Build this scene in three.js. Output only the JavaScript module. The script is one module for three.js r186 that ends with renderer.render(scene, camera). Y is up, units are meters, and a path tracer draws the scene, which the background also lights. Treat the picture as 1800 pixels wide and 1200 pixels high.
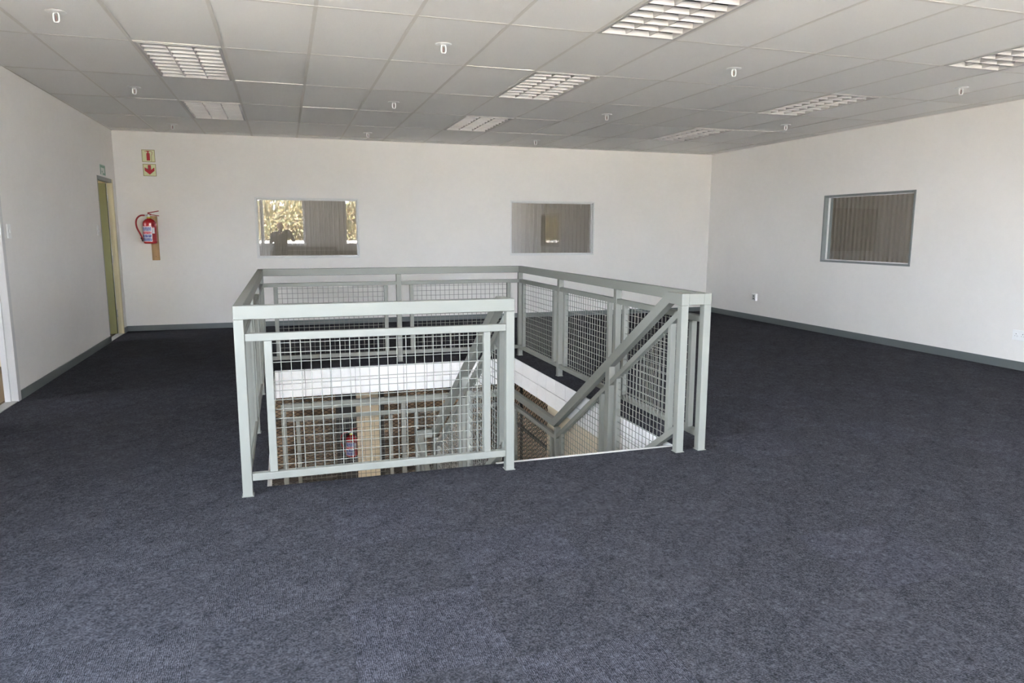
import * as THREE from 'three';
import { RoundedBoxGeometry } from 'three/addons/geometries/RoundedBoxGeometry.js';
import { mergeGeometries } from 'three/addons/utils/BufferGeometryUtils.js';
import { MarchingCubes } from 'three/addons/objects/MarchingCubes.js';

// ------------------------------------------------------------------ camera, sky, sun, exposure
const scene = new THREE.Scene();
const EYE = [2.1157, 1.3702, 10.841];
const camera = new THREE.PerspectiveCamera(2 * Math.atan(600 / 1244.7) * 180 / Math.PI, 1.5, 0.05, 400);
camera.position.set(...EYE);
camera.rotation.order = 'YXZ';
camera.rotation.set(-0.1534, -0.3091, 0.0028);
scene.add(camera);

const SKY = 1.0;
{ // a clear pale sky: whiter at the horizon, bluer overhead
  const W = 64, H = 64, d = new Float32Array(W * H * 4);
  for (let j = 0; j < H; j++) {
    const up = Math.max(0, Math.sin(((j + 0.5) / H - 0.5) * Math.PI)), t = Math.pow(up, 0.55);
    for (let i = 0; i < W; i++) d.set([SKY * (1.04 - 0.56 * t), SKY * (1.08 - 0.46 * t), SKY * (1.17 - 0.32 * t), 1], (j * W + i) * 4);
  }
  const t = new THREE.DataTexture(d, W, H, THREE.RGBAFormat, THREE.FloatType);
  t.mapping = THREE.EquirectangularReflectionMapping; t.magFilter = THREE.LinearFilter; t.needsUpdate = true;
  scene.background = t;
}
const sun = new THREE.DirectionalLight(new THREE.Color(1, 0.86, 0.68), 3.6);   // stands behind the building
sun.position.set(12, 36, -16); sun.target.position.set(4, 0, 8); sun.castShadow = true;
sun.shadow.camera.left = -45; sun.shadow.camera.right = 45; sun.shadow.camera.top = 45; sun.shadow.camera.bottom = -45; sun.shadow.camera.far = 140;
sun.shadow.mapSize.set(2048, 2048);
scene.add(sun, sun.target);
const renderer = new THREE.WebGLRenderer({ antialias: true });
renderer.toneMapping = THREE.LinearToneMapping;
renderer.toneMappingExposure = 38;
renderer.shadowMap.enabled = true;

// ------------------------------------------------------------------ helpers
const H = 2.6847, W = 9.163, ZF = 12.2, X0 = 0.5555, Z6 = 0.256;               // ceiling height, room width and depth, ceiling grid origin
const VX0 = 1.97, VX1 = 4.49, VZ0 = 3.5, VZ1 = 6.93;                            // the stair opening
let seed = 7;
const rnd = () => { seed = (seed * 1664525 + 1013904223) >>> 0; return seed / 4294967296; };
const used = {};
const numbered = (n) => { const k = used[n] = (used[n] ?? -1) + 1; return k ? n + '_' + String(k).padStart(3, '0') : n; };
function tag(o, label, category, group, kind) {
  if (label) o.userData.label = label;
  if (category) o.userData.category = category;
  if (group) o.userData.group = group;
  if (kind) o.userData.kind = kind;
  return o;
}
function thing(name, label, category, pos = [0, 0, 0], group) {
  const g = new THREE.Group(); g.name = numbered(name); g.position.set(...pos); scene.add(g);
  return tag(g, label, category, group);
}
const plain = (g) => { const n = g.index ? g.toNonIndexed() : g; for (const k of Object.keys(n.attributes)) if (!['position', 'normal', 'uv'].includes(k)) n.deleteAttribute(k); return n; };
const merge = (list) => list.length === 1 ? list[0] : mergeGeometries(list.map(plain));
function obj(name, geos, material, parent = scene) {
  const m = new THREE.Mesh(Array.isArray(geos) ? merge(geos) : geos, material);
  m.name = parent === scene ? numbered(name) : name; m.castShadow = m.receiveShadow = true; parent.add(m);
  return m;
}
function part(name, parent) { const g = new THREE.Group(); g.name = name; parent.add(g); return g; }
function struct(name, geos, material, label) { const m = obj(name, geos, material); return tag(m, label, null, null, 'structure'); }
function structGroup(name, label) { const g = new THREE.Group(); g.name = name; scene.add(g); return tag(g, label, null, null, 'structure'); }
// box from corner to corner; r rounds its edges
function bx(x0, x1, y0, y1, z0, z1, r = 0) {
  const w = x1 - x0, h = y1 - y0, d = z1 - z0;
  const g = r ? new RoundedBoxGeometry(w, h, d, 1, Math.min(r, w / 2.1, h / 2.1, d / 2.1)) : new THREE.BoxGeometry(w, h, d);
  return g.translate((x0 + x1) / 2, (y0 + y1) / 2, (z0 + z1) / 2);
}
function metres(g) { // uv in metres by the main direction of each face
  const n = g.index ? g.toNonIndexed() : g, p = n.attributes.position, q = n.attributes.normal, uv = new Float32Array(p.count * 2);
  for (let i = 0; i < p.count; i++) {
    const ax = Math.abs(q.getX(i)), ay = Math.abs(q.getY(i)), az = Math.abs(q.getZ(i));
    uv.set(ay >= ax && ay >= az ? [p.getX(i), p.getZ(i)] : ax >= az ? [p.getZ(i), p.getY(i)] : [p.getX(i), p.getY(i)], i * 2);
  }
  n.setAttribute('uv', new THREE.BufferAttribute(uv, 2));
  return n;
}
// rectangles left of [u0,u1]x[v0,v1] after cutting the holes [u0,u1,v0,v1]
function cut(u0, u1, v0, v1, holes) {
  const us = [...new Set([u0, u1, ...holes.flatMap((h) => [h[0], h[1]])])].filter((u) => u >= u0 && u <= u1).sort((a, b) => a - b), out = [];
  for (let i = 0; i + 1 < us.length; i++) {
    const a = us[i], b = us[i + 1], mid = (a + b) / 2;
    const hs = holes.filter((h) => h[0] < mid && h[1] > mid).sort((p, q) => p[2] - q[2]);
    let v = v0;
    for (const h of hs) { if (h[2] > v + 1e-6) out.push([a, b, v, Math.min(h[2], v1)]); v = Math.max(v, h[3]); }
    if (v < v1 - 1e-6) out.push([a, b, v, v1]);
  }
  return out;
}
const wallX = (x0, x1, z0, z1, y0, y1, holes = []) => cut(z0, z1, y0, y1, holes).map((r) => metres(bx(x0, x1, r[2], r[3], r[0], r[1])));
const wallZ = (z0, z1, x0, x1, y0, y1, holes = []) => cut(x0, x1, y0, y1, holes).map((r) => metres(bx(r[0], r[1], r[2], r[3], z0, z1)));
function cyl(a, b, r0, r1 = r0, n = 8, open = false) {
  const A = new THREE.Vector3(...a), B = new THREE.Vector3(...b), d = B.clone().sub(A), l = d.length();
  const g = new THREE.CylinderGeometry(r1, r0, l, n, 1, open);
  g.applyQuaternion(new THREE.Quaternion().setFromUnitVectors(new THREE.Vector3(0, 1, 0), d.normalize()));
  return g.translate((A.x + B.x) / 2, (A.y + B.y) / 2, (A.z + B.z) / 2);
}
function tube(pts, r, seg = 24, n = 8) { return new THREE.TubeGeometry(new THREE.CatmullRomCurve3(pts.map((p) => new THREE.Vector3(...p))), seg, r, n, false); }
// polygon in (z, y), thickness along x
function slabX(pts, x0, x1) {
  const s = new THREE.Shape(pts.map(([z, y]) => new THREE.Vector2(z, y)));
  const b = 0.002, g = new THREE.ExtrudeGeometry(s, { depth: x1 - x0 - 2 * b, bevelEnabled: true, bevelSize: b, bevelThickness: b, bevelSegments: 1, bevelOffset: -b });
  g.translate(0, 0, b); g.applyMatrix4(new THREE.Matrix4().set(0, 0, 1, x0, 0, 1, 0, 0, 1, 0, 0, 0, 0, 0, 0, 1));
  // the turn mirrors the shape: put the faces right side out
  const p = g.index ? g.toNonIndexed() : g;
  for (const k of ['position', 'normal', 'uv']) { const a = p.attributes[k], n = a.itemSize; for (let t = 0; t < a.count; t += 3) for (let c = 0; c < n; c++) { const q = a.array[(t + 1) * n + c]; a.array[(t + 1) * n + c] = a.array[(t + 2) * n + c]; a.array[(t + 2) * n + c] = q; } }
  return p;
}

// ------------------------------------------------------------------ textures
function noiseGrid(n, cells, s0) {
  let s = s0; const r = () => { s = (s * 1664525 + 1013904223) >>> 0; return s / 4294967296; };
  const g = Array.from({ length: cells * cells }, r), out = new Float32Array(n * n);
  for (let y = 0; y < n; y++) for (let x = 0; x < n; x++) {
    const fx = x / n * cells, fy = y / n * cells, ix = fx | 0, iy = fy | 0, a = fx - ix, b = fy - iy, u = a * a * (3 - 2 * a), v = b * b * (3 - 2 * b), at = (i, j) => g[(j % cells) * cells + (i % cells)];
    out[y * n + x] = (at(ix, iy) * (1 - u) + at(ix + 1, iy) * u) * (1 - v) + (at(ix, iy + 1) * (1 - u) + at(ix + 1, iy + 1) * u) * v;
  }
  return out;
}
function dataTex(n, f, srgb = true) {
  const d = new Uint8Array(n * n * 4);
  for (let y = 0; y < n; y++) for (let x = 0; x < n; x++) { const c = f(x, y, y * n + x), k = (y * n + x) * 4; for (let i = 0; i < 3; i++) d[k + i] = Math.max(0, Math.min(255, c[i])); d[k + 3] = 255; }
  const t = new THREE.DataTexture(d, n, n); t.wrapS = t.wrapT = THREE.RepeatWrapping; t.magFilter = THREE.LinearFilter; t.minFilter = THREE.LinearMipmapLinearFilter; t.generateMipmaps = true;
  if (srgb) t.colorSpace = THREE.SRGBColorSpace; t.needsUpdate = true; return t;
}
const N = 512, nA = noiseGrid(N, 7, 11), nB = noiseGrid(N, 37, 12), nC = noiseGrid(N, 128, 13), nD = noiseGrid(N, 256, 14);
const std = (o) => new THREE.MeshStandardMaterial(o);
const lin = (r, g, b) => new THREE.Color().setRGB(r, g, b);
function repeat(t, r) { const c = t.clone(); c.repeat.set(r, r); c.needsUpdate = true; return c; }

const wallMap = dataTex(N, (x, y, i) => { const k = 250 + (nA[i] - 0.5) * 3 + (nB[i] - 0.5) * 2; return [k, k, k]; });
const wallBump = dataTex(N, (x, y, i) => { const k = 128 + (nB[i] - 0.5) * 70 + (nC[i] - 0.5) * 90; return [k, k, k]; }, false);
const M = {};
M.wall = std({ color: lin(0.79, 0.762, 0.725), roughness: 0.75, map: repeat(wallMap, 0.45), bumpMap: repeat(wallBump, 0.9), bumpScale: 0.0006 });
M.tileC = [0, 1, 2, 3].map((k) => std({ color: lin(0.86 - 0.015 * k, 0.845 - 0.015 * k, 0.815 - 0.015 * k), roughness: 1, bumpMap: repeat(dataTex(256, (x, y) => { const i = y * 2 * N + x * 2, q = 150 + (nD[i] - 0.5) * 120 - (nC[i] > 0.84 ? 90 : 0); return [q, q, q]; }, false), 2), bumpScale: 0.001 }));
M.tee = std({ color: lin(0.72, 0.69, 0.64), roughness: 0.6 });
M.rail = std({ color: lin(0.192, 0.194, 0.17), roughness: 0.6, bumpMap: repeat(wallBump, 3), bumpScale: 0.0004 });
M.skirt = std({ color: lin(0.125, 0.14, 0.135), roughness: 0.45 });
M.frame = std({ color: lin(0.66, 0.66, 0.64), roughness: 0.45 });
M.frameGrey = std({ color: lin(0.19, 0.205, 0.2), roughness: 0.5 });
M.doorFrame = std({ color: lin(0.58, 0.57, 0.56), roughness: 0.45 });
M.cream = std({ color: lin(0.62, 0.55, 0.36), roughness: 0.6 });
M.olive = std({ color: lin(0.17, 0.17, 0.075), roughness: 0.55 });
M.steel = std({ color: lin(0.55, 0.55, 0.55), roughness: 0.35, metalness: 0.9 });
M.white = std({ color: lin(0.78, 0.78, 0.77), roughness: 0.4 });
M.dark = std({ color: lin(0.02, 0.02, 0.022), roughness: 0.6 });
M.black = std({ color: lin(0.012, 0.012, 0.014), roughness: 0.5 });
M.glass = new THREE.MeshPhysicalMaterial({ color: lin(0.93, 0.94, 0.93), roughness: 0, transmission: 1, thickness: 0, ior: 1.85 });
M.glassClear = new THREE.MeshPhysicalMaterial({ color: lin(0.97, 0.98, 0.97), roughness: 0, transmission: 1, thickness: 0, ior: 1.5 });
M.louvre = std({ color: lin(0.52, 0.5, 0.48), roughness: 0.4 });
M.lampInside = std({ color: lin(0.05, 0.055, 0.055), roughness: 0.35, metalness: 0.4 });
M.lampTube = std({ color: lin(0.7, 0.7, 0.7), roughness: 0.3 });
M.block = [0, 1, 2].map((k) => std({ color: lin(0.84 - 0.02 * k, 0.825 - 0.02 * k, 0.81 - 0.02 * k), roughness: 0.85, map: repeat(wallMap, 1), bumpMap: repeat(wallBump, 1), bumpScale: 0.001 }));
M.mortar = std({ color: lin(0.16, 0.155, 0.15), roughness: 0.9 });
M.concrete = std({ color: lin(0.34, 0.33, 0.31), roughness: 0.9 });
M.beige = std({ color: lin(0.68, 0.58, 0.42), roughness: 0.7, map: repeat(wallMap, 1) });
M.brown = std({ color: lin(0.55, 0.4, 0.27), roughness: 0.85, map: repeat(dataTex(256, (x, y) => { const i = y * 2 * N + x * 2, q = 200 + (nA[i] - 0.5) * 90 + (nB[i] - 0.5) * 30; return [q, q, q]; }), 0.6) });
M.brownLifted = std({ color: lin(0.82, 0.63, 0.45), roughness: 0.85 });  // brown lightened to make up for weak light on the lower right wall
M.cage = std({ color: lin(0.03, 0.024, 0.02), roughness: 0.6 });
M.clad = std({ color: lin(0.34, 0.31, 0.26), roughness: 0.6 });
M.roofing = std({ color: lin(0.3, 0.3, 0.3), roughness: 0.7 });
M.sheetLight = new THREE.MeshPhysicalMaterial({ color: lin(0.16, 0.15, 0.135), roughness: 1, transmission: 0.5, thickness: 0 });
M.bulb = std({ color: lin(0.16, 0.08, 0.07), roughness: 0.3 });
M.skin = std({ color: lin(0.42, 0.26, 0.18), roughness: 0.6 });
M.red = new THREE.MeshPhysicalMaterial({ color: lin(0.42, 0.012, 0.02), roughness: 0.25, clearcoat: 0.5, clearcoatRoughness: 0.15 });
M.redMatt = std({ color: lin(0.3, 0.01, 0.015), roughness: 0.5 });
M.wood = std({ color: lin(0.5, 0.31, 0.15), roughness: 0.7, map: dataTex(128, (x, y) => { const q = 225 + 22 * Math.sin(x * 0.5 + 3 * nA[y * N + x]) + (nC[y * N + x] - 0.5) * 20; return [q, q, q]; }) });

// carpet: fine ribs; a tile and its quarter-turned neighbour
const CN = 1024;
const carpetTex = (kind) => {
  const d = new Uint8Array(CN * CN * 4); let s = 99 + kind * 17;
  const r = () => { s = (s * 1664525 + 1013904223) >>> 0; return s / 4294967296; };
  for (let y = 0; y < CN; y++) for (let x = 0; x < CN; x++) {
    const rib = Math.sin(x / CN * Math.PI * 2 * 76 + 1.2 * Math.sin(y / CN * Math.PI * 2 * 150) + 5 * nB[((y >> 1) * N + (x >> 1)) % (N * N)]), i = ((y >> 1) * N + (x >> 1)) % (N * N), j = ((y * N + x) % (N * N) + N * N) % (N * N);
    const fleck = r() > 0.93 ? 42 * r() : 0;
    const v = 100 + rib * 24 + (r() - 0.5) * 46 + (nC[i] - 0.5) * 60 + (nB[i] - 0.5) * 26 + (nA[i] - 0.5) * 14 + fleck;
    const k = (y * CN + x) * 4; d[k] = Math.max(0, Math.min(255, v)); d[k + 1] = Math.max(0, Math.min(255, v * 1.01)); d[k + 2] = Math.max(0, Math.min(255, v * 1.07 + 2)); d[k + 3] = 255;
  }
  const t = new THREE.DataTexture(d, CN, CN); t.wrapS = t.wrapT = THREE.RepeatWrapping; t.magFilter = THREE.LinearFilter; t.minFilter = THREE.LinearMipmapLinearFilter; t.generateMipmaps = true; t.colorSpace = THREE.SRGBColorSpace; t.needsUpdate = true;
  t.repeat.set(2, 2);
  return t;
};
const cMap = carpetTex(0);
M.carpet = [1.0, 0.94, 1.05, 0.98].map((k, i) => new THREE.MeshPhysicalMaterial({ color: lin(0.328 * k, 0.32 * k, 0.315 * k * (i === 2 ? 1.03 : 1)), roughness: 1, specularIntensity: 0.08, map: cMap, bumpMap: cMap, bumpScale: 0.006 }));

// ------------------------------------------------------------------ floor of carpet tiles round the stair opening
const floor = struct('floor', cut(0, W, 0, ZF, [[VX0 - 0.1, VX1 + 0.1, VZ0 - 0.06, VZ1]]).map((r) => bx(r[0], r[1], -0.285, -0.007, r[2], r[3])), M.concrete, 'upper floor slab laid with dark blue-grey carpet tiles around the stair opening');
{
  const P = new THREE.Vector3(); camera.updateMatrixWorld(true); camera.updateProjectionMatrix();
  const tiles = [];
  for (let i = -1; i < 19; i++) for (let j = -1; j < 26; j++) {
    const x0 = 0.277 + 0.5 * i, z0 = 0.32 + 0.5 * j, a = [Math.max(0, x0), Math.min(W, x0 + 0.5), Math.max(0, z0), Math.min(ZF, z0 + 0.5)];
    if (a[1] - a[0] < 0.02 || a[3] - a[2] < 0.02) continue;
    const rects = cut(...a, [[VX0 - 0.0, VX1, VZ0, VZ1 - 0.0]]);
    if (!rects.length) continue;
    let seen = false;
    for (const [x, z] of [[a[0], a[2]], [a[1], a[2]], [a[0], a[3]], [a[1], a[3]]]) { P.set(x, 0, z).project(camera); if (z < EYE[2] - 0.5 && Math.abs(P.x) < 1.02 && Math.abs(P.y) < 1.02) seen = true; }
    const g = rects.map((r) => bx(r[0] + 0.0001, r[1] - 0.0001, -0.007, 0, r[2] + 0.0001, r[3] - 0.0001));
    const geo = metres(merge(g)); // uv = (x, z)
    const uv = geo.attributes.uv, turned = (i + j) & 1;
    const ox = rnd() * 0.5, oy = rnd() * 0.5;
    for (let k = 0; k < uv.count; k++) { const u = uv.getX(k), v = uv.getY(k); turned ? uv.setXY(k, v + ox, u + oy) : uv.setXY(k, u + ox, v + oy); }
    tiles.push({ geo, seen, d: Math.hypot((a[0] + a[1]) / 2 - EYE[0], (a[2] + a[3]) / 2 - EYE[2]), m: M.carpet[turned ? (rnd() < 0.6 ? 1 : 3) : (rnd() < 0.6 ? 0 : 2)] });
  }
  tiles.sort((p, q) => (q.seen - p.seen) || p.d - q.d);
  tiles.slice(0, 300).forEach((t) => obj('carpet_tile', t.geo, t.m, floor));
  const rest = tiles.slice(300);
  if (rest.length) obj('carpet_tiles', rest.map((t) => t.geo), M.carpet[3], floor).userData.kind = 'stuff';
}
// white nosing strip at the head of the stairs
tag(obj('trim_1', bx(3.27, 4.46, -0.03, 0.002, VZ1 - 0.02, VZ1 + 0.006, 0.001), M.louvre), 'white nosing strip along the carpet edge at the head of the stairs', null, null, 'structure');

// ------------------------------------------------------------------ stairwell edges of painted blocks
{
  const g = new RoundedBoxGeometry(0.2455, 0.1375, 0.05, 1, 0.003), gz = g.clone().rotateY(Math.PI / 2);
  const back = structGroup('wall_stairwell_back', 'white painted block edge of the stair opening on its far side');
  obj('mortar_bed', bx(VX0, VX1, -0.287, -0.008, VZ0 - 0.06, VZ0 - 0.006), M.mortar, back);
  for (let c = 0; c < 2; c++) for (let k = 0; k < 10; k++) { const b = obj('block', g, M.block[(rnd() * 3) | 0], back); b.position.set(2.133 + 0.25 * k + (rnd() - 0.5) * 0.002, -0.079 - 0.142 * c, VZ0 - 0.025 + (rnd() - 0.5) * 0.002); }
  for (let c = 0; c < 2; c++) { const b = obj('block', g, M.block[c], back); b.scale.x = 0.14; b.position.set(1.99, -0.079 - 0.142 * c, VZ0 - 0.025); }
  const right = structGroup('wall_stairwell_right', 'white painted block wall of the stairwell on its right side');
  obj('mortar_bed', [bx(VX1 + 0.006, VX1 + 0.1, -0.287, -0.008, VZ0, VZ1)], M.mortar, right);
  for (let c = 0; c < 2; c++) for (let k = 0; k < 14; k++) { const b = obj('block', gz, M.block[(rnd() * 3) | 0], right); b.position.set(VX1 + 0.025 + (rnd() - 0.5) * 0.002, -0.079 - 0.142 * c, 3.675 + 0.25 * k - 0.05); }
  obj('plaster', metres(bx(VX1 + 0.001, VX1 + 0.11, -3, -0.289, 4.55, VZ1)), M.beige, right);
  const left = structGroup('wall_stairwell_left', 'white painted block edge of the stair opening on its left side');
  obj('mortar_bed', bx(VX0 - 0.1, VX0 - 0.006, -0.287, -0.008, VZ0, VZ1), M.mortar, left);
  for (let c = 0; c < 2; c++) for (let k = 0; k < 14; k++) { const b = obj('block', gz, M.block[(rnd() * 3) | 0], left); b.position.set(VX0 - 0.025, -0.079 - 0.142 * c, 3.625 + 0.25 * k); }
}

// ------------------------------------------------------------------ walls, windows, doors
const WIN = [[1.742, 3.19, 0.985, 1.848], [5.542, 6.995, 0.998, 1.86]];         // in the back wall: x0, x1, y0, y1
const WIN3 = [2.764, 4.25, 0.978, 1.87], WIN4 = [6.98, 8.4, 0.978, 1.87];        // in the right wall: z0, z1, y0, y1
const FRONT = [[0.35, 2.75, 0.95, 2.45], [3.97, 6.2, 0.95, 2.45], [7.05, 8.95, 0.95, 2.45]], ADDED_LEFTW = [8.2, 11.6, 0.95, 2.45];  // the left window is added for its light
const D1 = [4.275, 5.15, 0, 2.04], D2 = [0.235, 0.985, 0, 2.0];
struct('wall_back', wallZ(-0.12, 0, -0.12, W + 0.12, -0.287, H + 0.1, WIN), M.wall, 'white painted far wall with two interior windows');
struct('wall_right', wallX(W, W + 0.12, 0, ZF + 0.2, -0.287, H + 0.1, [WIN3, WIN4]), M.wall, 'white painted right wall with an interior window');
struct('wall_left', wallX(-0.075, 0, 0, ZF + 0.2, -0.287, H + 0.1, [D1, D2, ADDED_LEFTW]), M.wall, 'white painted left wall with two doorways');
struct('wall_front', wallZ(ZF, ZF + 0.2, 0, W, -0.287, H + 0.1, FRONT), M.wall, 'white painted wall behind the camera with three wide windows');

function interiorWindowZ(name, w, label, mat) {
  const g = structGroup(name, label), [x0, x1, y0, y1] = w, f = 0.024;
  obj('frame', [bx(x0, x0 + f, y0, y1, -0.13, 0.008, 0.002), bx(x1 - f, x1, y0, y1, -0.13, 0.008, 0.002), bx(x0 + f, x1 - f, y1 - f, y1, -0.13, 0.008, 0.002), bx(x0 + f, x1 - f, y0, y0 + f, -0.13, 0.008, 0.002)], mat, g);
  const b = 0.012; obj('bead', [bx(x0 + f, x0 + f + b, y0 + f, y1 - f, -0.075, -0.05), bx(x1 - f - b, x1 - f, y0 + f, y1 - f, -0.075, -0.05), bx(x0 + f, x1 - f, y1 - f - b, y1 - f, -0.075, -0.05), bx(x0 + f, x1 - f, y0 + f, y0 + f + b, -0.075, -0.05)], mat, g);
  obj('pane', new THREE.PlaneGeometry(x1 - x0 - 2 * f, y1 - y0 - 2 * f).translate((x0 + x1) / 2, (y0 + y1) / 2, -0.062), M.glass, g);
}
function interiorWindowX(name, w, label, mat) {
  const g = structGroup(name, label), [z0, z1, y0, y1] = w, f = 0.024, a = W - 0.008, c = W + 0.13;
  obj('frame', [bx(a, c, y0, y1, z0, z0 + f, 0.002), bx(a, c, y0, y1, z1 - f, z1, 0.002), bx(a, c, y1 - f, y1, z0 + f, z1 - f, 0.002), bx(a, c, y0, y0 + f, z0 + f, z1 - f, 0.002)], mat, g);
  const b = 0.012, p = W + 0.05, q = W + 0.075; obj('bead', [bx(p, q, y0 + f, y1 - f, z0 + f, z0 + f + b), bx(p, q, y0 + f, y1 - f, z1 - f - b, z1 - f), bx(p, q, y1 - f - b, y1 - f, z0 + f, z1 - f), bx(p, q, y0 + f, y0 + f + b, z0 + f, z1 - f)], M.frame, g);
  obj('pane', new THREE.PlaneGeometry(z1 - z0 - 2 * f, y1 - y0 - 2 * f).rotateY(-Math.PI / 2).translate(W + 0.062, (y0 + y1) / 2, (z0 + z1) / 2), M.glass, g);
}
interiorWindowZ('window_1', WIN[0], 'interior window in the far wall whose pane mirrors the photographer', M.frame);
interiorWindowZ('window_2', WIN[1], 'interior window in the far wall, right of the one mirroring the photographer', M.frame);
interiorWindowX('window_3', WIN3, 'grey framed interior window in the right wall showing ribbed cladding', M.frameGrey);
interiorWindowX('window_4', WIN4, 'interior window in the right wall nearer the front windows', M.frameGrey);
FRONT.forEach((w, k) => {
  const [x0, x1, y0, y1] = w, g = structGroup('window_' + (5 + k), ['wide aluminium window behind the photographer', 'middle aluminium window in the wall behind the camera', 'right aluminium window in the wall behind the camera'][k]), f = 0.05, a = ZF + 0.06, b = ZF + 0.12, m = x0 + (k === 0 ? 1.15 : (x1 - x0) / 2);
  obj('frame', [bx(x0, x0 + f, y0, y1, a, b, 0.003), bx(x1 - f, x1, y0, y1, a, b, 0.003), bx(x0 + f, x1 - f, y1 - f, y1, a, b, 0.003), bx(x0 + f, x1 - f, y0, y0 + f, a, b, 0.003)], M.frame, g);
  obj('mullion', bx(m - 0.05, m + 0.05, y0 + f, y1 - f, a, b, 0.003), M.frame, g);
  obj('sill', bx(x0 - 0.02, x1 + 0.02, y0 - 0.03, y0, ZF - 0.04, ZF + 0.2, 0.003), M.white, g);
  obj('pane', new THREE.PlaneGeometry(x1 - x0 - 2 * f, y1 - y0 - 2 * f).translate((x0 + x1) / 2, (y0 + y1) / 2, ZF + 0.09), M.glassClear, g);
});
{
  const [z0, z1, y0, y1] = ADDED_LEFTW, g = structGroup('window_8', 'wide window added in the left wall beside the camera to light the room'), f = 0.05, a = -0.11, b = -0.05, m = (z0 + z1) / 2;  // unseen window, added to light the right wall
  obj('frame', [bx(a, b, y0, y1, z0, z0 + f, 0.003), bx(a, b, y0, y1, z1 - f, z1, 0.003), bx(a, b, y1 - f, y1, z0 + f, z1 - f, 0.003), bx(a, b, y0, y0 + f, z0 + f, z1 - f, 0.003)], M.frame, g);
  obj('mullion', bx(a, b, y0 + f, y1 - f, m - 0.04, m + 0.04, 0.003), M.frame, g);
  obj('sill', bx(-0.12, 0.04, y0 - 0.03, y0, z0 - 0.02, z1 + 0.02, 0.003), M.white, g);
  obj('pane', new THREE.PlaneGeometry(z1 - z0 - 2 * f, y1 - y0 - 2 * f).rotateY(Math.PI / 2).translate(-0.08, (y0 + y1) / 2, m), M.glassClear, g);
}
// doorways
{
  const d = structGroup('door_1', 'open doorway with a pale metal frame at the near end of the left wall'), [z0, z1, , y1] = D1;
  obj('door_frame', [bx(-0.08, 0.012, 0, y1 + 0.05, z0 - 0.05, z0 + 0.015, 0.004), bx(-0.08, 0.012, 0, y1 + 0.05, z1 - 0.015, z1 + 0.05, 0.004), bx(-0.08, 0.012, y1 - 0.015, y1 + 0.05, z0 + 0.015, z1 - 0.015, 0.004),
    bx(-0.08, -0.038, 0, y1 - 0.015, z0 + 0.015, z0 + 0.035, 0.003), bx(-0.08, -0.038, 0, y1 - 0.015, z1 - 0.035, z1 - 0.015, 0.003)], M.doorFrame, d);
  obj('threshold', bx(-0.08, 0.005, -0.004, 0.006, z0, z1, 0.002), M.concrete, d);
  const e = structGroup('door_2', 'narrow open doorway at the far end of the left wall with an olive door leaf'), [a0, a1, , b1] = D2;
  obj('door_frame', [bx(-0.055, 0.008, 0, b1 + 0.035, a0 - 0.04, a0 + 0.012, 0.004), bx(-0.035, -0.022, 0, b1 - 0.012, a0 + 0.012, a0 + 0.02, 0.002)], M.cream, e);
  obj('door_frame', [bx(-0.055, 0.004, 0, b1 + 0.035, a1 - 0.008, a1 + 0.012, 0.003), bx(-0.055, 0.006, b1 - 0.012, b1 + 0.035, a0 + 0.012, a1 - 0.008, 0.004)], M.frameGrey, e);
  obj('threshold', bx(-0.08, 0.004, -0.004, 0.006, a0, a1, 0.002), M.concrete, e);
  const leaf = obj('door_leaf', bx(-0.77, -0.058, 0.012, b1 - 0.02, a0 + 0.035, a0 + 0.075, 0.003), M.olive, e);
  for (const y of [0.28, 1.0, 1.78]) obj('hinge', [cyl([-0.054, y - 0.05, a0 + 0.027], [-0.054, y + 0.05, a0 + 0.027], 0.008), bx(-0.09, -0.052, y - 0.045, y + 0.045, a0 + 0.026, a0 + 0.03)], M.steel, leaf);
}
struct('baseboard_back', metres(bx(0, W, 0, 0.075, 0, 0.014, 0.003)), M.skirt, 'dark grey-green skirting along the far wall');
struct('baseboard_right', metres(bx(W - 0.014, W, 0, 0.088, 0.014, ZF, 0.003)), M.skirt, 'dark grey-green skirting along the right wall');
struct('baseboard_left', [bx(0, 0.014, 0, 0.075, 0.014, D2[0] - 0.04, 0.003), bx(0, 0.014, 0, 0.075, D2[1] + 0.012, D1[0] - 0.05, 0.003), bx(0, 0.014, 0, 0.075, D1[1] + 0.05, ZF, 0.003)], M.skirt, 'dark grey-green skirting along the left wall');
struct('baseboard_front', bx(0, W, 0, 0.08, ZF - 0.014, ZF, 0.003), M.skirt, 'dark grey-green skirting along the window wall');

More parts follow.
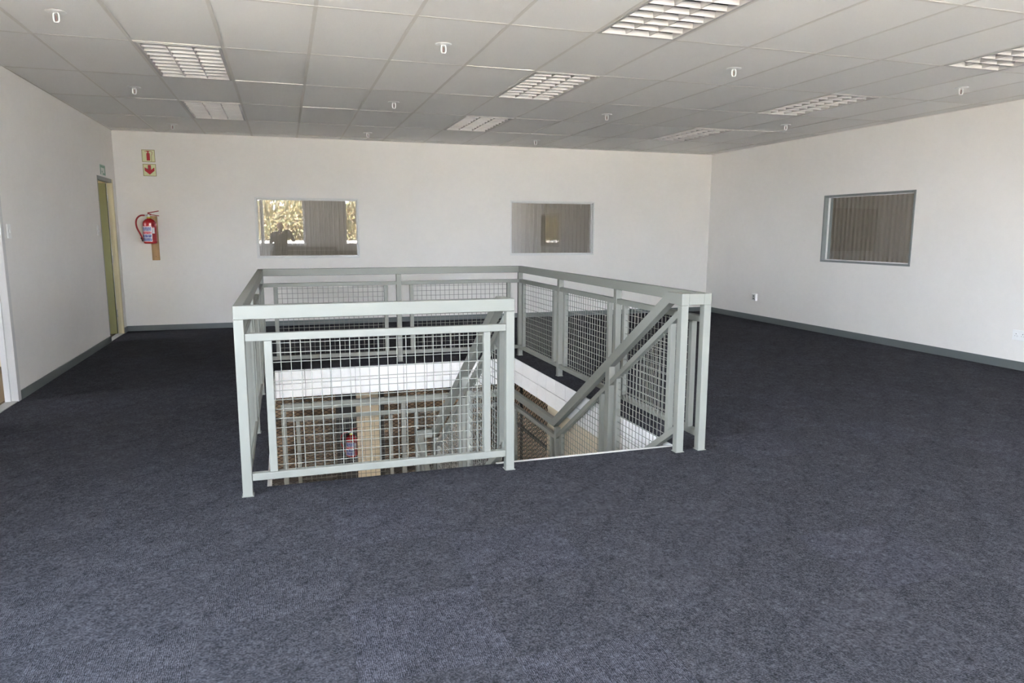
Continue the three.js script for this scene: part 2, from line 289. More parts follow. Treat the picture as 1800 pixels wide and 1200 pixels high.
// ------------------------------------------------------------------ ceiling: lay-in tiles in a grid of tees
const LAMPS = [[1, 2], [1, 4], [6, 0], [6, 2], [6, 4], [11, 0], [11, 2], [11, 4]].map(([c, r]) => [X0 + 0.6 * c, Z6 + 1.2 * (5 - r), c, r]);  // column, row; z of the cell's far edge
const ceiling = struct('ceiling', bx(-0.12, W + 0.12, H + 0.22, H + 0.3, -0.12, ZF + 0.2), M.concrete, 'suspended ceiling of pale mineral tiles in a metal grid');
{
  const xs = [0], zs = [0];
  for (let x = X0; x < W - 0.03; x += 0.6) xs.push(x); xs.push(W);
  for (let z = Z6; z < ZF - 0.03; z += 1.2) zs.push(z); zs.push(ZF);
  const cache = {};
  for (let i = 0; i + 1 < xs.length; i++) for (let j = 0; j + 1 < zs.length; j++) {
    const cx = (xs[i] + xs[i + 1]) / 2, cz = (zs[j] + zs[j + 1]) / 2;
    if (LAMPS.some(([x, z]) => Math.abs(cx - x - 0.3) < 0.1 && Math.abs(cz - z - 0.6) < 0.1)) continue;
    const w = xs[i + 1] - xs[i] - 0.006, d = zs[j + 1] - zs[j] - 0.006, key = w.toFixed(3) + d.toFixed(3);
    const geo = cache[key] ??= metres(new RoundedBoxGeometry(w, 0.014, d, 1, 0.002));
    const t = obj('ceiling_tile', geo, M.tileC[(rnd() * 4) | 0], ceiling); t.position.set(cx, H + 0.0095, cz);
    if (rnd() < 0.3) { t.position.y += 0.001 + 0.002 * rnd(); t.rotation.set((rnd() - 0.5) * 0.004, 0, (rnd() - 0.5) * 0.006); }
  }
  for (const x of xs.slice(1, -1)) obj('main_tee', [bx(x - 0.012, x + 0.012, H - 0.0002, H + 0.0008, 0, ZF), bx(x - 0.001, x + 0.001, H, H + 0.04, 0, ZF)], M.tee, ceiling);
  for (const z of zs.slice(1, -1)) obj('cross_tee', [bx(0, W, H - 0.0003, H + 0.0008, z - 0.012, z + 0.012), bx(0, W, H, H + 0.03, z - 0.001, z + 0.001)], M.tee, ceiling);
  obj('wall_angle', [bx(0, W, H - 0.0005, H + 0.0015, 0, 0.02), bx(0, 0.02, H - 0.0005, H + 0.0015, 0.02, ZF), bx(W - 0.02, W, H - 0.0005, H + 0.0015, 0.02, ZF), bx(0.02, W - 0.02, H - 0.0005, H + 0.0015, ZF - 0.02, ZF)], M.tee, ceiling);
}

// ------------------------------------------------------------------ louvred ceiling lights (switched off)
function louvredLight(label, x, z) {
  const t = thing('ceiling_light', label, 'ceiling light', [x + 0.3, H, z + 0.6], 'louvred ceiling lights');
  const a = 0.288, b = 0.588, h = 0.09;
  obj('housing', [bx(-a, a, h, h + 0.003, -b, b), bx(-a, -a + 0.002, 0.004, h, -b, b), bx(a - 0.002, a, 0.004, h, -b, b), bx(-a, a, 0.004, h, -b, -b + 0.002), bx(-a, a, 0.004, h, b - 0.002, b)], M.lampInside, t);
  obj('frame', [bx(-a, -a + 0.022, -0.004, 0.012, -b, b, 0.002), bx(a - 0.022, a, -0.004, 0.012, -b, b, 0.002), bx(-a + 0.022, a - 0.022, -0.004, 0.012, -b, -b + 0.022, 0.002), bx(-a + 0.022, a - 0.022, -0.004, 0.012, b - 0.022, b, 0.002)], M.louvre, t);
  // louvre blades: wide at the top, closed to a narrow foot
  const wedge = (len, w, hh) => { const s = new THREE.Shape([[-0.003, 0], [0.003, 0], [0.005, hh * 0.4], [0.009, hh * 0.72], [w, hh], [-w, hh], [-0.009, hh * 0.72], [-0.005, hh * 0.4]].map((p) => new THREE.Vector2(...p))); return new THREE.ExtrudeGeometry(s, { depth: len, bevelEnabled: false }).translate(0, 0, -len / 2); };
  const iw = a - 0.022, ib = b - 0.022, cw = 2 * iw / 3, cd = 2 * ib / 9, cross = wedge(2 * iw, 0.015, 0.031).rotateY(Math.PI / 2), long = wedge(2 * ib, 0.014, 0.031);
  for (let k = 0; k <= 9; k++) { const g = obj('cross_blade', cross, M.louvre, t); g.position.set(0, 0.002, -ib + cd * k); if (k === 0 || k === 9) g.scale.z = 0.4; }
  for (let k = 0; k <= 3; k++) { const g = obj('long_blade', long, M.louvre, t); g.position.set(-iw + cw * k, 0.0025, 0); if (k === 0 || k === 3) g.scale.x = 0.35; }
  for (let k = 0; k < 3; k++) obj('lamp_tube', cyl([-iw + cw * (k + 0.5), 0.072, -ib], [-iw + cw * (k + 0.5), 0.072, ib], 0.013, 0.013, 10), M.lampTube, t);
}
for (const [x, z, c, r] of LAMPS) if (!(c === 1 && r === 0)) louvredLight(
  `white louvred ceiling light, ${{ 1: 'left column above the fire extinguisher side', 6: 'middle column above the railing', 11: 'right column towards the right wall' }[c]}, ${{ 0: 'nearest the camera', 2: 'second from the far wall', 4: 'nearest the far wall' }[r]}`, x, z);

// ------------------------------------------------------------------ sprinklers
{
  const disc = new THREE.LatheGeometry([[0.0, -0.007], [0.02, -0.007], [0.046, -0.0055], [0.058, -0.002], [0.058, 0.001], [0, 0.001]].map((p) => new THREE.Vector2(...p)), 24);
  const arm = [];
  const loop = []; for (let k = 0; k <= 16; k++) { const a = -Math.PI / 2 + k / 16 * Math.PI * 2; { const q = (v) => Math.sign(v) * Math.pow(Math.abs(v), 0.6); loop.push([0.0165 * q(Math.cos(a)), -0.034 + 0.028 * q(Math.sin(a)), 0]); }; }
  arm.push(tube(loop, 0.0045, 28, 6));
  const bulb = cyl([0, -0.056, 0], [0, -0.02, 0], 0.0035), plate = new THREE.CylinderGeometry(0.013, 0.013, 0.003, 12).translate(0, -0.064, 0);
  const rows = [['first row from the camera', 5.656], ['second row from the camera', 3.256], ['row nearest the far wall', 0.856]], cols = [['leftmost column', 0.8555], ['second column from the left', 3.2555], ['third column from the left', 5.6555], ['rightmost column', 8.0755]];
  for (const [rn, z] of rows) for (const [cn, x] of cols) {
    if (z < 1 && x > 8) continue;
    const t = thing('sprinkler', `white ceiling sprinkler head, ${cn}, ${rn}`, 'sprinkler', [x, H, z], 'sprinkler heads on the ceiling');
    t.rotation.y = -0.25;
    obj('escutcheon', disc, M.white, t); obj('yoke', arm[0], M.white, t); obj('bulb', bulb, M.bulb, t); obj('deflector', plate, M.white, t);
  }
}

// ------------------------------------------------------------------ railings
const P5 = 0.025, R = 0.004;
function wires(n0, n1, v0, v1, at, keep, step = 0.05, first = 0.05) { // list of straight wires in a plane: at(u, v, off) -> xyz; keep clips a wire to [a, b]
  const out = [], r = 0.0024;
  for (let u = n0 + first; u < n1 - 0.01; u += step) { const [a, b] = keep ? keep('v', u, v0, v1) : [v0, v1]; if (b - a > 0.02) out.push(cyl(at(u, a, 0.0022), at(u, b, 0.0022), r, r, 6, true)); }
  for (let v = v0 + 0.04; v < v1 - 0.005; v += step) { const [a, b] = keep ? keep('h', v, n0, n1) : [n0, n1]; if (b - a > 0.02) out.push(cyl(at(a, v, -0.0022), at(b, v, -0.0022), r, r, 6, true)); }
  return out;
}
// one bay between two posts; along x at z, or along z at x; base = height of the floor it stands on
function bay(parent, axis, fixed, a, b, base = 0) {
  const p = part('infill_panel', parent), s0 = a + 0.09, s1 = b - 0.09, lo = base + 0.08, hi = base + 0.857, w = 0.0195;
  const B = (u0, u1, y0, y1, t = w) => axis === 'x' ? bx(u0, u1, y0, y1, fixed - t, fixed + t, R) : bx(fixed - t, fixed + t, y0, y1, u0, u1, R);
  obj('mid_rail', B(a, b, hi - 0.04, hi), M.rail, p);
  obj('bottom_rail', B(a, b, lo, lo + 0.04), M.rail, p);
  obj('stile', B(s0, s0 + 0.04, lo + 0.04, hi - 0.04, w - 0.001), M.rail, p);
  obj('stile', B(s1 - 0.04, s1, lo + 0.04, hi - 0.04, w - 0.001), M.rail, p);
  obj('wire_mesh', wires(s0 + 0.03, s1 - 0.03, lo + 0.03, hi - 0.03, (u, v, o) => axis === 'x' ? [u, v, fixed + o] : [fixed + o, v, u]), M.rail, p);
}
const post = (parent, x, z, y0, y1, foot = true) => obj('post', [bx(x - P5, x + P5, y0, y1, z - P5, z + P5, R), ...(foot ? [bx(x - 0.03, x + 0.03, y0, y0 + 0.004, z - 0.03, z + 0.03, 0.001)] : [])], M.rail, parent);
const GL = 1.879, GR = 4.592, GF = 7.036, GB = 3.375, GE = 3.314;
{
  const g = thing('guard_railing', 'pale grey-green steel guard railing with wire mesh panels around the stair opening', 'railing');
  const zs = [GB, 4.59, 5.81, GF], bxs = [GL, 3.245, GR];
  for (const z of zs) { post(g, GL, z, 0, 0.93); post(g, GR, z, 0, 0.93); }
  post(g, 3.245, GB, 0, 0.93); post(g, GE, GF, 0, 0.93);
  const top = (x0, x1, z0, z1) => obj('top_rail', bx(x0, x1, 0.93, 1.0, z0, z1, R), M.rail, g);
  top(GL - P5, GE + P5, GF - P5, GF + P5);
  top(GL - P5, GL + P5, GB + P5, GF - P5);
  top(GL - P5, GR + P5, GB - P5, GB + P5);
  top(GR - P5, GR + P5, GB + P5, GF + P5);
  bay(g, 'x', GF, GL + P5, GE - P5);
  for (let k = 0; k < 3; k++) { bay(g, 'z', GL, zs[k] + P5, zs[k + 1] - P5); bay(g, 'z', GR, zs[k] + P5, zs[k + 1] - P5); }
  for (let k = 0; k < 2; k++) bay(g, 'x', GB, bxs[k] + P5, bxs[k + 1] - P5);
}
const SL = 0.668, ZT = 6.885, LY = -1.335, ZL = ZT - (1.0 + 0.335) / SL;      // slope of the stairs, where the handrail starts to fall, landing level, foot of the upper flight's rail
const hr = (z) => 1.0 + SL * (z - ZT);                                          // top of the upper flight's handrail
const VT = 0.07 * Math.hypot(1, SL);                                            // its height measured upright
function slopedPanel(parent, x, za, zb, f, fb) { // between posts at za < zb; f(z) handrail top; fb(z) bottom rail top
  const p = part('infill_panel', parent), c = Math.hypot(1, SL) * 0.04, w = 0.0195, s0 = za + 0.075, s1 = zb - 0.075, mid = (z) => f(z) - 0.185;
  const strip = (t, z0, z1, hh) => slabX([[z0, t(z0) - hh], [z1, t(z1) - hh], [z1, t(z1)], [z0, t(z0)]], x - w, x + w);
  obj('mid_rail', strip(mid, za, zb, c), M.rail, p);
  obj('bottom_rail', strip(fb, za, zb, c), M.rail, p);
  for (const [u0, u1] of [[s0, s0 + 0.04], [s1 - 0.04, s1]]) obj('stile', slabX([[u0, fb(u0)], [u1, fb(u1)], [u1, mid(u1) - c], [u0, mid(u0) - c]], x - w + 0.001, x + w - 0.001), M.rail, p);
  const lo = Math.min(fb(s0), fb(s1)), hi = Math.max(mid(s0), mid(s1)), sg = Math.sign(f(1) - f(0));
  const inv = (y, g0) => (y - g0(0)) / (g0(1) - g0(0));
  obj('wire_mesh', wires(s0 + 0.02, s1 - 0.02, lo, hi, (u, v, o) => [x + o, v, u], (kind, at, a, b) => kind === 'v' ? [fb(at) - 0.01, mid(at) - c + 0.02]
    : sg > 0 ? [Math.max(a, inv(at, (z) => mid(z) - c)), Math.min(b, inv(at, fb))] : [Math.max(a, inv(at, fb)), Math.min(b, inv(at, (z) => mid(z) - c))]), M.rail, p);
}
const NX = 4.434, IX = 3.303, JX = 3.165;                                       // planes of the outer rail, the inner rail and the lower flight's inner rail
{
  const g = thing('stair_railing', 'sloping stair railing on the right of the upper flight, ending in the doubled newel posts', 'stair railing');
  post(g, NX, GF, 0, 0.93).name = 'newel_post';
  obj('handrail', slabX([[GF + P5, 0.93], [GF + P5, 1.0], [ZT, 1.0], [ZL, -0.335], [ZL + 0.03, -0.335 - VT + 0.02 * SL], [ZT + 0.022, 0.93]], NX - P5, NX + P5), M.rail, g);
  obj('top_rail', bx(NX + P5, GR - P5, 0.93, 1.0, GF - P5, GF + P5, R), M.rail, g);
  const zm = 6.035;
  obj('post', slabX([[zm - 0.035, -0.62], [zm + 0.035, -0.62], [zm + 0.035, hr(zm + 0.035) - VT + 0.005], [zm - 0.035, hr(zm - 0.035) - VT + 0.005]], NX - P5, NX + P5), M.rail, g);
  obj('post', bx(NX - P5, NX + P5, LY, -0.4, ZL + 0.045, ZL + 0.095, R), M.rail, g);
  const fb = (z) => hr(z) - 0.925;
  slopedPanel(g, NX, zm + 0.035, GF - P5, hr, fb);
  slopedPanel(g, NX, ZL + 0.095, zm - 0.035, hr, fb);
}
{
  const g = thing('stair_railing', 'inner stair railing falling from the front guard post and turning down the lower flight', 'stair railing');
  obj('handrail', slabX([[GF - P5, 0.93], [GF - P5, 1.0], [ZT, 1.0], [ZL - 0.02, -0.335 - 0.02 * SL], [ZL - 0.02, -0.335 - VT + 0.0 * SL], [ZT + 0.022, 0.93]], IX - P5, IX + P5), M.rail, g);
  obj('handrail', bx(JX - P5, IX - P5, -0.405, -0.335, ZL - 0.02, ZL + 0.04, R), M.rail, g);
  const lower = (z) => -0.335 - SL * (z - ZL - 0.02);
  obj('handrail', slabX([[ZL - 0.02, -0.405], [ZL + 2.3, lower(ZL + 2.3) - VT], [ZL + 2.3, lower(ZL + 2.3)], [ZL + 0.02, -0.335], [ZL - 0.02, -0.335]], JX - P5, JX + P5), M.rail, g);
  const zm = 6.0;
  obj('post', slabX([[zm - 0.03, -0.62], [zm + 0.03, -0.62], [zm + 0.03, hr(zm + 0.03) - VT + 0.005], [zm - 0.03, hr(zm - 0.03) - VT + 0.005]], IX - P5, IX + P5), M.rail, g);
  obj('post', bx(IX - P5, IX + P5, LY, -0.4, ZL + 0.03, ZL + 0.08, R), M.rail, g);
  obj('post', bx(JX - P5, JX + P5, LY, -0.4, ZL + 0.0, ZL + 0.05, R), M.rail, g);
  const fb = (z) => hr(z) - 0.925, lb = (z) => lower(z) - 0.925;
  slopedPanel(g, IX, zm + 0.03, GF - P5, hr, fb);
  slopedPanel(g, IX, ZL + 0.08, zm - 0.03, hr, fb);
  slopedPanel(g, JX, ZL + 0.05, ZL + 1.2, lower, lb);
}
{
  const g = thing('landing_railing', 'lower guard railing with mesh panels around the half landing below', 'railing'), zb = 3.58, xl = 2.036, xm = 3.235;
  obj('top_rail', bx(xl - P5, NX + P5, -0.405, -0.335, zb - P5, zb + P5, R), M.rail, g);
  obj('top_rail', bx(NX - P5, NX + P5, -0.405, -0.335, zb + P5, ZL + 0.02, R), M.rail, g);
  for (const x of [xl, xm, NX]) post(g, x, zb, LY, -0.405);
  bay(g, 'x', zb, xl + P5, xm - P5, LY); bay(g, 'x', zb, xm + P5, NX - P5, LY);
  bay(g, 'z', NX, zb + P5, ZL + 0.045, LY);
}
{
  const s = thing('staircase', 'steel staircase turning back at a half landing under the railing', 'staircase');
  obj('landing', bx(2.0, 4.47, LY - 0.05, LY, VZ0 + 0.03, ZL + 0.1), M.concrete, s);
  for (let k = 1; k < 8; k++) obj('step', bx(3.34, 4.405, -0.167 * k - 0.04, -0.167 * k, VZ1 - 0.25 * k - 0.02, VZ1 - 0.25 * (k - 1) - 0.02, 0.004), M.concrete, s);
  for (let k = 1; k < 10; k++) obj('step', bx(2.03, 3.13, LY - 0.167 * k - 0.04, LY - 0.167 * k, ZL + 0.1 + 0.25 * (k - 1), ZL + 0.1 + 0.25 * k, 0.004), M.concrete, s);
  for (const x of [3.3, NX]) obj('stringer', slabX([[VZ1 - 0.02, -0.03], [VZ1 - 0.02, -0.28], [ZL, LY - 0.2], [ZL, LY + 0.05]], x - 0.03, x + 0.03), M.rail, s);
  for (const x of [2.01, 3.16]) obj('stringer', slabX([[ZL + 0.1, LY + 0.05], [ZL + 0.1, LY - 0.2], [ZL + 2.4, -3.0], [ZL + 2.6, -2.9]], x - 0.02, x + 0.02), M.rail, s);
}

// ------------------------------------------------------------------ fire extinguishers, signs, switches, sockets
function labelTex() {
  const c = document.createElement('canvas'); c.width = 512; c.height = 256; const k = c.getContext('2d');
  k.fillStyle = '#a31020'; k.fillRect(0, 0, 512, 256);
  k.fillStyle = '#d9d8de'; k.fillRect(70, 0, 250, 256); k.fillRect(330, 20, 60, 100);
  const band = (y, h, col) => { k.fillStyle = col; k.fillRect(82, y, 226, h); };
  band(10, 66, '#3a3f86'); band(86, 42, '#c22834'); band(138, 50, '#25297c'); band(198, 50, '#20257a');
  let s = 5; const r = () => { s = (s * 1664525 + 1013904223) >>> 0; return s / 4294967296; };
  k.fillStyle = '#c9cbe0';
  for (const [y, n] of [[18, 9], [40, 9], [60, 8], [94, 6], [112, 6], [148, 5], [166, 5], [210, 8], [230, 8]]) { let x = 90; while (x < 290) { const w = 6 + r() * 18; k.fillRect(x, y, w, n); x += w + 5 + r() * 10; } }
  k.fillStyle = '#eeeeee'; for (const x of [150, 232]) k.fillRect(x, 140, 6, 46);
  const t = new THREE.CanvasTexture(c); t.colorSpace = THREE.SRGBColorSpace; return t;
}
const redLabel = new THREE.MeshPhysicalMaterial({ map: labelTex(), roughness: 0.35, clearcoat: 0.3 });
function extinguisher(label, pos) {
  const t = thing('fire_extinguisher', label, 'fire extinguisher', pos), r = 0.084;
  obj('cylinder', new THREE.LatheGeometry([[0, 0], [r - 0.012, 0], [r - 0.004, 0.006], [r, 0.02], [r, 0.27], [r - 0.006, 0.292], [r - 0.022, 0.312], [0.045, 0.326], [0.028, 0.33], [0.026, 0.345], [0, 0.345]].map((p) => new THREE.Vector2(...p)), 40), M.red, t);
  const lab = new THREE.CylinderGeometry(r + 0.001, r + 0.001, 0.2, 32, 1, true, -1.75, 3.5); obj('label_wrap', lab.translate(0, 0.13, 0), redLabel, t);
  obj('collar', cyl([0, 0.338, 0], [0, 0.356, 0], 0.03, 0.026, 20), std({ color: lin(0.55, 0.5, 0.06), roughness: 0.5 }), t);
  obj('valve', [cyl([0, 0.35, 0], [0, 0.395, 0], 0.019, 0.016, 14), cyl([-0.015, 0.378, 0], [-0.05, 0.378, 0.004], 0.012, 0.01, 10)], M.steel, t);
  obj('carry_handle', [new RoundedBoxGeometry(0.125, 0.01, 0.024, 1, 0.003).rotateZ(-0.16).translate(0.065, 0.382, 0), bx(-0.015, 0.03, 0.38, 0.4, -0.011, 0.011, 0.003)], M.redMatt, t);
  obj('squeeze_lever', [new RoundedBoxGeometry(0.135, 0.011, 0.026, 1, 0.003).rotateZ(0.2).translate(0.06, 0.424, 0), bx(-0.012, 0.012, 0.395, 0.418, -0.01, 0.01, 0.003)], M.redMatt, t);
  obj('pressure_gauge', [cyl([0.005, 0.37, 0.016], [0.005, 0.37, 0.032], 0.014, 0.014, 14)], M.white, t);
  obj('hose', tube([[-0.05, 0.378, 0.004], [-0.1, 0.372, 0.02], [-0.142, 0.335, 0.02], [-0.158, 0.28, 0.02], [-0.15, 0.21, 0.02], [-0.12, 0.14, 0.02], [-0.1, 0.09, 0.02], [-0.092, 0.055, 0.02]], 0.0105, 40, 10), M.redMatt, t);
  obj('nozzle', [cyl([-0.1, 0.075, 0.02], [-0.092, 0.03, 0.02], 0.012, 0.008, 12), cyl([-0.105, 0.083, 0.02], [-0.1, 0.066, 0.02], 0.0135, 0.0135, 12)], M.dark, t);
  obj('hose_clip', tube([[-0.084, 0.06, 0], [-0.1, 0.062, 0.014], [-0.108, 0.064, 0.028]], 0.004, 8, 6), M.white, t);
  return t;
}
extinguisher('red fire extinguisher with a blue and white label, hung on the wooden wall batten', [0.393, 1.2, 0.112]);
{
  const t = thing('mounting_board', 'short varnished wooden batten behind the fire extinguisher on the far wall', 'mounting board', [0.432, 0.972, 0]);
  obj('board', metres(bx(-0.047, 0.047, 0, 0.6, 0.0, 0.022, 0.003)), M.wood, t);
  for (const y of [0.05, 0.56]) obj('screw', cyl([0, y, 0.02], [0, y, 0.024], 0.005, 0.004, 8), M.dark, t);
  obj('bracket', bx(-0.02, 0.02, 0.5, 0.53, 0.02, 0.027, 0.002), M.steel, t);
}
function signTex(draw, bg) {
  const c = document.createElement('canvas'); c.width = c.height = 256; const k = c.getContext('2d'); k.fillStyle = bg; k.fillRect(0, 0, 256, 256); draw(k);
  const t = new THREE.CanvasTexture(c); t.colorSpace = THREE.SRGBColorSpace; return t;
}
function wallSign(name, label, tex, pos, w, h, ry = 0) {
  const t = thing(name, label, 'sign', pos); t.rotation.y = ry;
  obj('board', bx(-w / 2, w / 2, -h / 2, h / 2, 0, 0.003), M.white, t);
  obj('face', new THREE.PlaneGeometry(w - 0.003, h - 0.003).translate(0, 0, 0.0034), std({ map: tex, roughness: 0.5 }), t);
}
const EDGE = '#8a7a5c', LUM = '#d3d3a4', RED = '#b01c2c';
wallSign('safety_sign', 'upper square sign showing a red fire extinguisher symbol', signTex((k) => {
  k.strokeStyle = EDGE; k.lineWidth = 10; k.strokeRect(7, 7, 242, 242);
  k.fillStyle = RED; k.beginPath(); k.moveTo(92, 84); k.quadraticCurveTo(94, 70, 112, 68); k.lineTo(138, 68); k.quadraticCurveTo(154, 70, 156, 84); k.lineTo(156, 222); k.lineTo(92, 222); k.closePath(); k.fill();
  k.fillRect(112, 44, 24, 26); k.beginPath(); k.moveTo(84, 26); k.lineTo(142, 26); k.lineTo(152, 36); k.lineTo(136, 48); k.lineTo(112, 48); k.closePath(); k.fill(); k.fillRect(56, 34, 50, 8);
  k.strokeStyle = '#96505a'; k.lineWidth = 8; k.beginPath(); k.moveTo(146, 32); k.quadraticCurveTo(200, 26, 204, 60); k.quadraticCurveTo(200, 90, 184, 120); k.lineTo(182, 240); k.stroke();
}, LUM), [0.425, 2.369, 0], 0.166, 0.168);
wallSign('safety_sign', 'lower square sign with a red arrow pointing down', signTex((k) => {
  k.strokeStyle = EDGE; k.lineWidth = 10; k.strokeRect(7, 7, 242, 242);
  k.fillStyle = RED; k.beginPath(); [[100, 24], [156, 24], [156, 122], [222, 72], [222, 140], [128, 222], [34, 140], [34, 72], [100, 122]].forEach((p, i) => i ? k.lineTo(...p) : k.moveTo(...p)); k.closePath(); k.fill();
}, LUM), [0.428, 2.183, 0], 0.166, 0.166);
wallSign('exit_sign', 'small green and white sign above the far doorway', signTex((k) => {
  k.fillStyle = '#c6ccc2'; k.fillRect(0, 0, 256, 256); k.fillStyle = '#71957f'; k.fillRect(10, 20, 236, 60); k.fillRect(10, 20, 40, 216); k.fillRect(206, 20, 40, 216); k.fillRect(120, 196, 126, 40); k.fillRect(80, 150, 40, 40);
}, '#dfe8de'), [0, 2.118, 0.68], 0.3, 0.14, Math.PI / 2);
function lightSwitch(label, z, y, w, h) {
  const t = thing('light_switch', label, 'light switch', [0, y, z]);
  obj('plate', bx(0, 0.01, -h / 2, h / 2, -w / 2, w / 2, 0.003), M.white, t);
  obj('rocker', new RoundedBoxGeometry(0.008, 0.03, 0.018, 1, 0.002).rotateZ(0.12).translate(0.012, 0, 0), M.white, t);
}
lightSwitch('white light switch on the left wall beside the near doorway', 4.1, 1.365, 0.075, 0.115);
lightSwitch('white light switch on the left wall beside the far doorway', 1.17, 1.374, 0.075, 0.115);
{
  const t = thing('wall_socket', 'white double wall socket low on the right wall, cut by the picture edge', 'wall socket', [W, 0.352, 5.655]);
  obj('plate', bx(-0.009, 0, -0.052, 0.052, -0.075, 0.075, 0.003), M.white, t);
  for (const s of [-1, 1]) {
    obj('outlet', cyl([-0.0085, 0, s * 0.034], [-0.012, 0, s * 0.034], 0.026, 0.024, 20), M.white, t);
    obj('holes', [[0.012, 0], [-0.008, -0.011], [-0.008, 0.011]].map(([y, z]) => cyl([-0.0118, y, s * 0.034 + z], [-0.0126, y, s * 0.034 + z], y > 0 ? 0.0042 : 0.003, undefined, 8)), M.dark, t);
    obj('rocker', bx(-0.013, -0.008, 0.034, 0.046, s * 0.034 - 0.009, s * 0.034 + 0.009, 0.002), M.white, t);
  }
  const u = thing('data_outlet', 'small surface-mounted outlet box low on the right wall near the far corner', 'outlet', [W, 0.366, 1.39]);
  obj('box', bx(-0.035, 0, -0.055, 0.055, -0.05, 0.05, 0.004), M.white, u);
  obj('faceplate', bx(-0.037, -0.034, -0.045, 0.045, -0.04, 0.04, 0.001), std({ color: lin(0.6, 0.6, 0.58), roughness: 0.5 }), u);
  for (const y of [-0.018, 0.018]) obj('jack', bx(-0.039, -0.036, y - 0.009, y + 0.009, -0.012, 0.012), M.dark, u);
}

// ------------------------------------------------------------------ lower level seen through the stairwell, and the hall round the office
const GY = -3.0;
struct('floor_lower', bx(-6, 13.6, GY - 0.2, GY, -8.1, ZF + 0.2), M.concrete, 'grey concrete floor of the lower level');
struct('wall_storage', metres(bx(-3, 9.2, GY, -0.3, -2.5, -2.4)), M.brown, 'brown wall behind the storage cage below');
struct('wall_lower_front', wallZ(ZF, ZF + 0.2, -3, W + 0.12, GY, -0.287, [[0.3, 3.9, GY, -1.7], [4.3, 5.5, GY, -1.2]]), M.wall, 'lower front wall with two openings added to light the lower level');  // openings put in and sized to light the lower level
struct('wall_lower_left', [...wallX(-3.1, -3, -8, 6.5, GY, 5, [[0.8, 1.7, 1.0, 1.9], [-6, -4.9, 1.4, 2.6], [4.6, 5.6, 1.0, 1.9], [3.6, 5, GY, -1.6]]), ...wallX(-3.1, -3, 6.5, ZF + 0.2, GY, -0.3)], M.wall, 'outer wall on the left side of the building');  // openings added to light the hall, side rooms and lower level
struct('wall_side_end', wallZ(6.4, 6.5, -3, -0.12, -0.287, 5), M.wall, 'end wall of the near side room');
struct('wall_light_screen', metres(bx(-14.4, -14, GY, 1.9, 2, 20)), std({ color: lin(0.2, 0.17, 0.14), roughness: 0.9 }), 'brown wall added beyond the added left window to block low light');  // unseen wall, added to hide the bright ground and horizon on the left
struct('wall_added_parapet', bx(-3.1, -3, -0.1, 0.85, 6.5, ZF + 0.2), M.concrete, 'low parapet added outside the added left window to block ground light');  // unseen parapet, added to keep ground light off the ceiling and right wall
struct('added_slab', bx(-3.1, -0.12, -0.3, -0.1, 6.5, ZF + 0.2), std({ color: lin(0.12, 0.12, 0.12), roughness: 0.9 }), 'dark slab added outside the added left window to cut bounced light');  // unseen slab, added and kept dark to limit upward bounce
struct('wall_upper_left', wallX(-0.12, 0, 6.5, ZF + 0.2, H + 0.1, 5), M.wall, 'outer wall above the added left window');
struct('floor_side', bx(-3, -0.12, -0.28, -0.002, 0, 6.4), std({ color: lin(0.2, 0.13, 0.075), roughness: 0.5 }), 'brown floor of the side rooms');
struct('wall_side_back', wallZ(-0.12, 0, -3, -0.12, -0.287, H + 0.1), M.cream, 'cream wall closing the far side room');
struct('wall_side_divider', wallZ(2.4, 2.5, -3, -0.12, -0.002, H), M.cream, 'cream wall between the side rooms');
struct('ceiling_side', bx(-3, -0.12, H, H + 0.1, 0, 6.4), M.wall, 'ceiling of the side rooms');
struct('column', metres(bx(3.044, 3.369, GY, -0.3, 0.0, 0.3)), M.beige, 'beige square column of the lower level');
struct('wall_panel_and_shade', [bx(2.76, 3.044, GY, -0.3, 0.12, 0.16), bx(3.369, 3.43, GY, -0.3, 0.12, 0.16)], M.dark, 'dark steel panel left of the beige column and a dark strip for the shade right of it');  // second box is a dark strip in place of shade beside the column
extinguisher('red fire extinguisher on the lower level beside the beige column, seen through the mesh', [2.955, -1.99, 0.25]);

// expanded metal screens: diamonds in a plane spanned by u (along) and y
function expanded(u0, u1, y0, y1, at, sw = 0.1, sh = 0.056) {
  const pos = [], nor = [], t = 0.003, dep = 0.003;
  const seg = (a, b) => {
    const du = b[0] - a[0], dv = b[1] - a[1], l = Math.hypot(du, dv), nu = -dv / l * t, nv = du / l * t;
    const q = [[a[0] + nu, a[1] + nv], [b[0] + nu, b[1] + nv], [b[0] - nu, b[1] - nv], [a[0] - nu, a[1] - nv]];
    for (const [i, j, k] of [[0, 1, 2], [0, 2, 3]]) { for (const m of [i, j, k]) pos.push(...at(q[m][0], q[m][1], dep)); for (const m of [i, k, j]) pos.push(...at(q[m][0], q[m][1], -dep)); }
    for (const [i, j] of [[0, 1], [2, 3]]) { const A = at(...q[i], dep), B = at(...q[j], dep), C = at(...q[j], -dep), D = at(...q[i], -dep); pos.push(...A, ...C, ...B, ...A, ...D, ...C); }
  };
  for (let v = y0; v < y1; v += sh) for (let u = u0; u < u1; u += sw) { const a = [u, v + sh / 2], b = [u + sw / 2, v], c = [u + sw, v + sh / 2], d = [u + sw / 2, v + sh]; seg(a, b); seg(b, c); seg(c, d); seg(d, a); }
  const g = new THREE.BufferGeometry(); g.setAttribute('position', new THREE.Float32BufferAttribute(pos, 3)); g.computeVertexNormals(); g.setAttribute('uv', new THREE.Float32BufferAttribute(new Float32Array(pos.length / 3 * 2), 2));
  return g;
}
